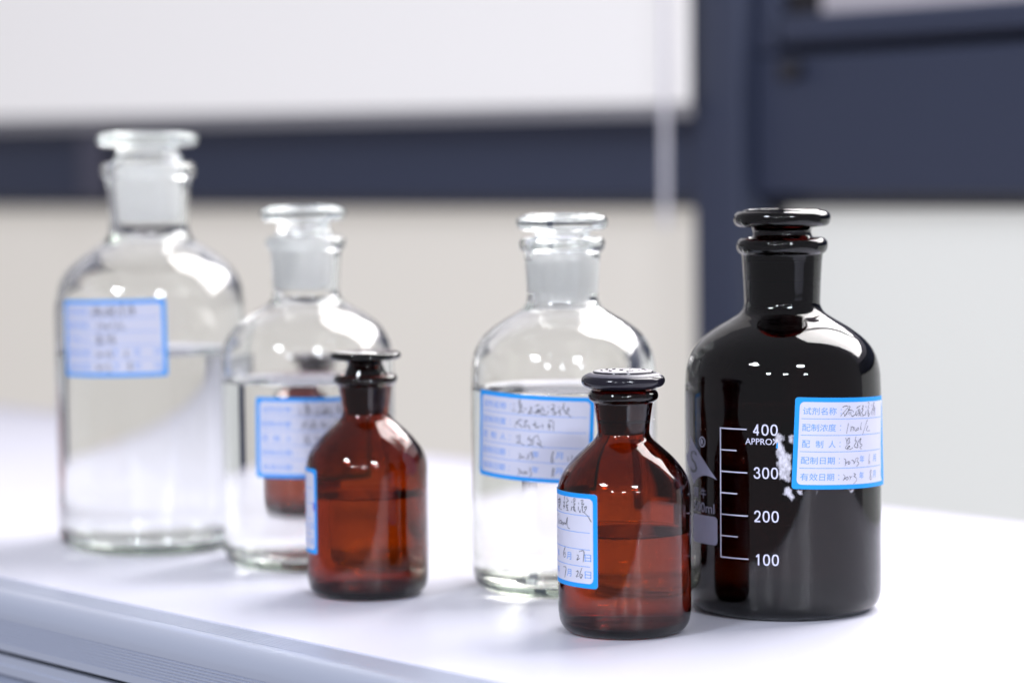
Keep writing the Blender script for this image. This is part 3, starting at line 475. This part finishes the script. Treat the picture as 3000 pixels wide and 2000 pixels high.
def small_stopper(parent, dz=0.0, head=17.4, mg='worn_stopper', thin=1.0, flat=False):
    Z = lambda z: z + dz + DZ
    pr = [(0, 96.6), (6, 96.6), (9.6, 96.6), (10.2, 97.2), (10.0, 98.4), (9.4, 99.2 - 0.2), (9.2, 99.3), (11, 99.6), (14.6, 100.0), (16.6, 101.0), (17.4, 102.6), (17.1, 104.2), (15.6, 105.3), (13.0, 106.1), (12.7, 106.15), (12.5, 106.75), (11.8, 106.9), (6, 107.0), (0, 107.0)]
    if dz > 1:                                 # stands proud of the neck: show the stem
        pr = [(0, 96.6 - dz), (7, 96.6 - dz), (10.1, 96.6 - dz), (9.6, 99 - dz)] + [(8.2, 98.2), (8.0, 99.4), (9.6, 100.6), (13.4, 101.0)] + [(15.6, 101.5), (head, 102.8), (head - 0.4, 103.9), (15.0, 104.6), (12, 104.4), (6, 104.0), (0, 104.0)]
    st = lathe('stopper', [(r, Z(z)) for r, z in pr], M[mg], parent, n=4)
    if dz < 1:
        lathe('worn_shoulder', [(r, z + DZ) for r, z in ((12.85, 106.0), (16.2, 105.0), (16.1, 105.2), (14.2, 106.05), (12.85, 106.3), (12.8, 106.1))], M['worn_ring'], st, n=0)
        lathe('worn_glare_face', [(r, z + DZ) for r, z in ((0, 106.9), (11.0, 106.85), (12.2, 106.8), (12.3, 107.0), (11.6, 107.12), (6, 107.25), (0, 107.25))], M['worn_glare_top'], st, n=0)
        emboss(st, 2.0, 9.5, 107.0 + DZ, 13, 8, 'worn_stopper')
    pl = [(0, 80.5), (6, 80.5), (8.7, 80.7), (8.95, 81.6), (10.0, 96.2), (9.6, 96.4), (0, 96.4)]
    lathe('ground_plug', [(r - (0.1 if dz < 1 else 0.35), z + DZ) for r, z in pl], M['ground_amber'], st, n=3)
    return st

POS = {'black': (0.1181, 1.0537), 'mid': (0.0235, 1.1139), 'second': (-0.1015, 1.1949), 'first': (-0.1882, 1.2594), 'fs': (0.046, 1.0013), 'ls': (-0.0671, 1.1), 'hid': (-0.1132, 1.398)}
def P3(k): return (POS[k][0], POS[k][1], 0.0003)

# --- the near-black half litre bottle with the printed scale
b = thing('reagent_bottle', 'tall near-black amber glass bottle printed with a white volume scale', 'bottle', P3('black'))
out, inn = big_bottle()
lathe('body', out, M['dark'], b)
lathe('liquid', liquid_profile(inn, 84), M['water'], b)
st = big_stopper(b, z0=168.6)
emboss(st, 12.0, 14.6, 171.9 + DZ, 15, 3)
paper_label(b, 42.7, 0.6, 94.4, -2.6, INK['black'], stroke=0.25, lift=0.9)
w = Wrap(42.7, 0, DZ)
def patch(name, polys, material, off, parent, ww=w):
    V, F = strips(polys, ww, off); return obj(name, V, F, material, parent)
def bar(u0, v0, u1, v1): return [(u0, v0), (u1, v0), (u1, v1), (u0, v1)]
bars = [bar(-33.35, 25.2, -32.85, 80.75)]
for z, e in ((80.5, -20.2), (71.3, -24.9), (62.1, -20.0), (52.95, -24.7), (43.75, -19.8), (34.6, -24.5), (25.4, -19.6)): bars.append(bar(-32.85, z - 0.22, e, z + 0.22))
patch('volume_scale', bars, M['enamel'], 0.03, b)
DIG = {'0': [[(.5, 1), (.2, .93), (.04, .72), (0, .5), (.04, .28), (.2, .07), (.5, 0), (.8, .07), (.96, .28), (1, .5), (.96, .72), (.8, .93), (.5, 1)]],
       '1': [[(.18, .78), (.40, .87), (.62, 1)], [(.62, 1.05), (.62, .5), (.62, -.05)]],
       '2': [[(.06, .72), (.10, .86), (.26, .97), (.5, 1), (.76, .96), (.92, .82), (.92, .66), (.80, .48), (.5, .26), (.2, .10), (.02, 0)], [(0, 0), (.5, 0), (1, 0)]],
       '3': [[(.06, .76), (.16, .91), (.34, .99), (.56, 1), (.78, .93), (.88, .78), (.82, .63), (.64, .54), (.40, .53)], [(.40, .53), (.70, .51), (.90, .42), (.98, .26), (.90, .10), (.70, .01), (.45, 0), (.2, .05), (.06, .16), (0, .27)]],
       '4': [[(.72, 1.05), (.72, .5), (.72, -.05)], [(.74, 1.0), (.40, .62), (.02, .24)], [(0, .24), (.5, .24), (1, .24)]]}
for body_, (u0, v0, u1, v1) in (('400', (-17.5, 78.1, -6.85, 82.9)), ('300', (-17.2, 59.8, -6.75, 64.7)), ('200', (-17.1, 41.4, -6.5, 46.3)), ('100', (-16.9, 23.0, -6.5, 27.9))):
    V, F = [], []; cell = (u1 - u0 + 0.75) / 3
    for k, ch in enumerate(body_):
        x0 = u0 + k * cell + 0.3; ww = cell - 0.75 - 0.6
        for stp in DIG[ch]: stroke_into(V, F, [(x0 + a * ww, v0 + 0.3 + b2 * (v1 - v0 - 0.6)) for a, b2 in stp], 0.62, w, 0.05, rnd, True)
    obj('numeral', V, F, M['enamel'], b)
V, F = [], []; text_into(V, F, 'APPROX', (-20.8, 74.2, -6.4, 76.85), w, 0.06); obj('printed_word', V, F, M['enamel'], b)
lg = patch('logo', [catmull([(-55.59, 75.2), (-57.2, 70.0), (-59.6, 67.4), (-64.4, 65.7)], 4)[:-1] + [(-64.4, 65.7), (-57.9, 61.1)] + catmull([(-51.64, 54.8), (-48.8, 57.4), (-44.5, 59.1), (-39.9, 59.3), (-35.1, 58.1)], 4) + [(-42.8, 65.2)]], M['enamel_dim'], 0.03, b)
V, F = [], []; text_into(V, F, 'S', (-55.6, 59.6, -48.6, 69.2), w, 0.10); obj('letter', V, F, M['logo_dark'], lg)
V, F = [], []; cc = [(-44.65 + 2.05 * math.cos(k * math.pi / 8), 73.65 + 2.05 * math.sin(k * math.pi / 8)) for k in range(17)]
stroke_into(V, F, cc, 0.34, w, 0.05, rnd, True); text_into(V, F, 'R', (-45.5, 72.55, -43.6, 74.8), w, 0.08); obj('registered_mark', V, F, M['enamel'], b)
V, F = [], []; text_into(V, F, '蜀', (-51.8, 49.3, -47.7, 53.6), w, 0.10); text_into(V, F, '牛', (-45.8, 49.4, -41.9, 53.7), w, 0.10); obj('maker_name', V, F, M['enamel_dim'], b)
V, F = [], []; text_into(V, F, '500ml', (-51.9, 43.3, -36.7, 47.6), w, 0.10); obj('capacity_mark', V, F, M['enamel_dim'], b)
patch('writing_patch', [rrect(-52.9, 29.9, -35.0, 42.1, 1.8)], M['enamel_dim'], 0.03, b)
def ragged(poly, amp, depth, rn):
    for _ in range(depth):
        q = []
        for i in range(len(poly)):
            a, c = poly[i], poly[(i + 1) % len(poly)]; l = math.dist(a, c)
            k = rn.uniform(-amp, amp) * l; nx, ny = -(c[1] - a[1]) / (l or 1), (c[0] - a[0]) / (l or 1)
            q += [a, ((a[0] + c[0]) / 2 + nx * k, (a[1] + c[1]) / 2 + ny * k)]
        poly = q
    return poly
rn = random.Random(11)
def scrap(poly):
    """remains of a torn sticker: a fine sheet that carries how thick the paper still is"""
    x0 = min(p[0] for p in poly) - 0.6; x1 = max(p[0] for p in poly) + 0.6; y0 = min(p[1] for p in poly) - 0.6; y1 = max(p[1] for p in poly) + 0.6
    nx, ny = max(4, int((x1 - x0) / 0.35)), max(4, int((y1 - y0) / 0.35)); V, T = [], []
    for j in range(ny + 1):
        for i in range(nx + 1):
            x, y = x0 + (x1 - x0) * i / nx, y0 + (y1 - y0) * j / ny; ins = False; dm = 9.0
            for k in range(len(poly)):
                (ax, ay), (bx_, by_) = poly[k], poly[(k + 1) % len(poly)]
                if (ay > y) != (by_ > y) and x < (bx_ - ax) * (y - ay) / (by_ - ay) + ax: ins = not ins
                l2 = (bx_ - ax) ** 2 + (by_ - ay) ** 2 or 1e-9; q = max(0, min(1, ((x - ax) * (bx_ - ax) + (y - ay) * (by_ - ay)) / l2))
                dm = min(dm, math.hypot(x - ax - q * (bx_ - ax), y - ay - q * (by_ - ay)))
            T.append(max(-0.5, min(1.0, (dm if ins else -dm) / 1.1))); V.append(w.pt(x, y, 0.05 + 0.06 * max(0, T[-1])))
    F = [(j * (nx + 1) + i, j * (nx + 1) + i + 1, (j + 1) * (nx + 1) + i + 1, (j + 1) * (nx + 1) + i) for j in range(ny) for i in range(nx)
         if max(T[j * (nx + 1) + i], T[j * (nx + 1) + i + 1], T[(j + 1) * (nx + 1) + i], T[(j + 1) * (nx + 1) + i + 1]) > -0.4]
    o = obj('paper_scrap', V, F, M['residue'], b)
    at = o.data.attributes.new('thickness', 'FLOAT', 'POINT')
    for i, tv in enumerate(T): at.data[i].value = tv
for poly in ([(-6.9, 79.75), (-4.4, 78.8), (-3.9, 77.2), (-5, 75.5), (-4, 73.5), (-3.2, 71.5), (-2.6, 71.3), (-0.9, 70.9), (-1.2, 61.6), (-1.6, 58.2), (-4, 59.2), (-6.5, 58.6), (-7, 62), (-7.6, 65.8), (-7, 68), (-8.3, 71.4), (-7.9, 74), (-8.1, 77.9)],
             [(-1.9, 78.5), (0.2, 78.6), (0.2, 73.5), (-1.8, 74.5), (-2.6, 75.9)], [(-5.1, 53.5), (-4.4, 56.5), (-2.5, 56.8), (-.5, 55.6), (.4, 51.6), (-1.2, 50.2), (-3, 52)],
             [(-.3, 55.6), (4.1, 55.8), (3.6, 52.7), (1.5, 53.6)], [(8.9, 55.6), (9.6, 55.6), (10.4, 53.9), (9.6, 52.8), (8.7, 53.1), (9.5, 53.8)], [(24.4, 55), (28.8, 55), (25.9, 52.0)]):
    scrap(ragged(poly, 0.18, 2, rn))
patch('blue_scrap', [[(-7.55, 72.9), (-6.75, 72.8), (-6.7, 75.3), (-7.2, 75.0)]], M['blue'], 0.13, b)

# --- clear half litre bottle in the middle
b = thing('reagent_bottle', 'clear glass bottle with pale liquid standing behind the front amber bottle', 'bottle', P3('mid'))
lathe('body', out, M['clear'], b)
lathe('liquid', liquid_profile(inn, 90.5), M['yellow_water'], b)
big_stopper(b, z0=166.9, mg='clear_stopper', mp='ground')
paper_label(b, 42.7, -46.6, 92.1, -2.5, INK['mid'], stroke=0.34)

# --- clear half litre bottle, left of the middle
shift = lambda L, du, dv, rows: [[(u + du, v + dv) for u, v in s] for s in L if rows[0] >= s[0][1] > rows[1]]
b = thing('reagent_bottle', 'clear glass bottle with lifted stopper behind the left amber bottle', 'bottle', P3('second'))
lathe('body', out, M['clear'], b)
lathe('liquid', liquid_profile(inn, 89), M['water'], b)
big_stopper(b, z0=171.2, mg='clear_stopper', mp='ground', tilt=(0.0, -0.006))
paper_label(b, 42.7, -22.9, 84.0, -0.4, INK['mid'], stroke=0.42)

# --- clear one litre bottle at far left
b = thing('reagent_bottle', 'largest clear glass bottle at the far left, blurred label below its shoulder', 'bottle', P3('first'))
o1, i1 = big_bottle(kn=1.25, kz=1.235, R=49.6)
lathe('body', o1, M['clear'], b)
lathe('liquid', liquid_profile(i1, 99.5), M['water'], b)
big_stopper(b, z0=209.6, kr=1.25, kz=1.235, mg='clear_stopper', mp='ground')
paper_label(b, 49.6, -45.3, 128.2, 1.0, INK['black'], stroke=0.45)

# --- small amber bottles
so, si = small_bottle()
b = thing('reagent_bottle', 'small amber glass bottle in front with worn grey stopper top', 'bottle', P3('fs'), 'small amber bottles')
lathe('body', so, M['amber'], b)
lathe('liquid', liquid_profile(si, 40), M['water'], b)
small_stopper(b)
paper_label(b, 27.8, -72.4, 58.5, 0.0, INK['fs'], stroke=0.30)
b = thing('reagent_bottle', 'small amber glass bottle at the left with black stopper raised from its neck', 'bottle', P3('ls'), 'small amber bottles')
lathe('body', so, M['amber'], b)
lathe('liquid', liquid_profile(si, 44), M['water'], b)
small_stopper(b, dz=4.6, head=16.4, mg='dark_stopper')
paper_label(b, 27.8, -54.6, 57.6, 0.0, [[(26.2, -15.5), (28.5, -16.5), (27, -17.5), (29, -18.5), (27.2, -19.2)]], 'purple_ink', stroke=0.8, LW=30.0)
b = thing('reagent_bottle', 'small amber glass bottle seen through the clear bottle standing before it', 'bottle', P3('hid'), 'small amber bottles')
lathe('body', so, M['amber'], b)
lathe('liquid', liquid_profile(si, 44), M['water'], b)
small_stopper(b, mg='dark_stopper')
b.scale = (0.97, 0.97, 0.88)
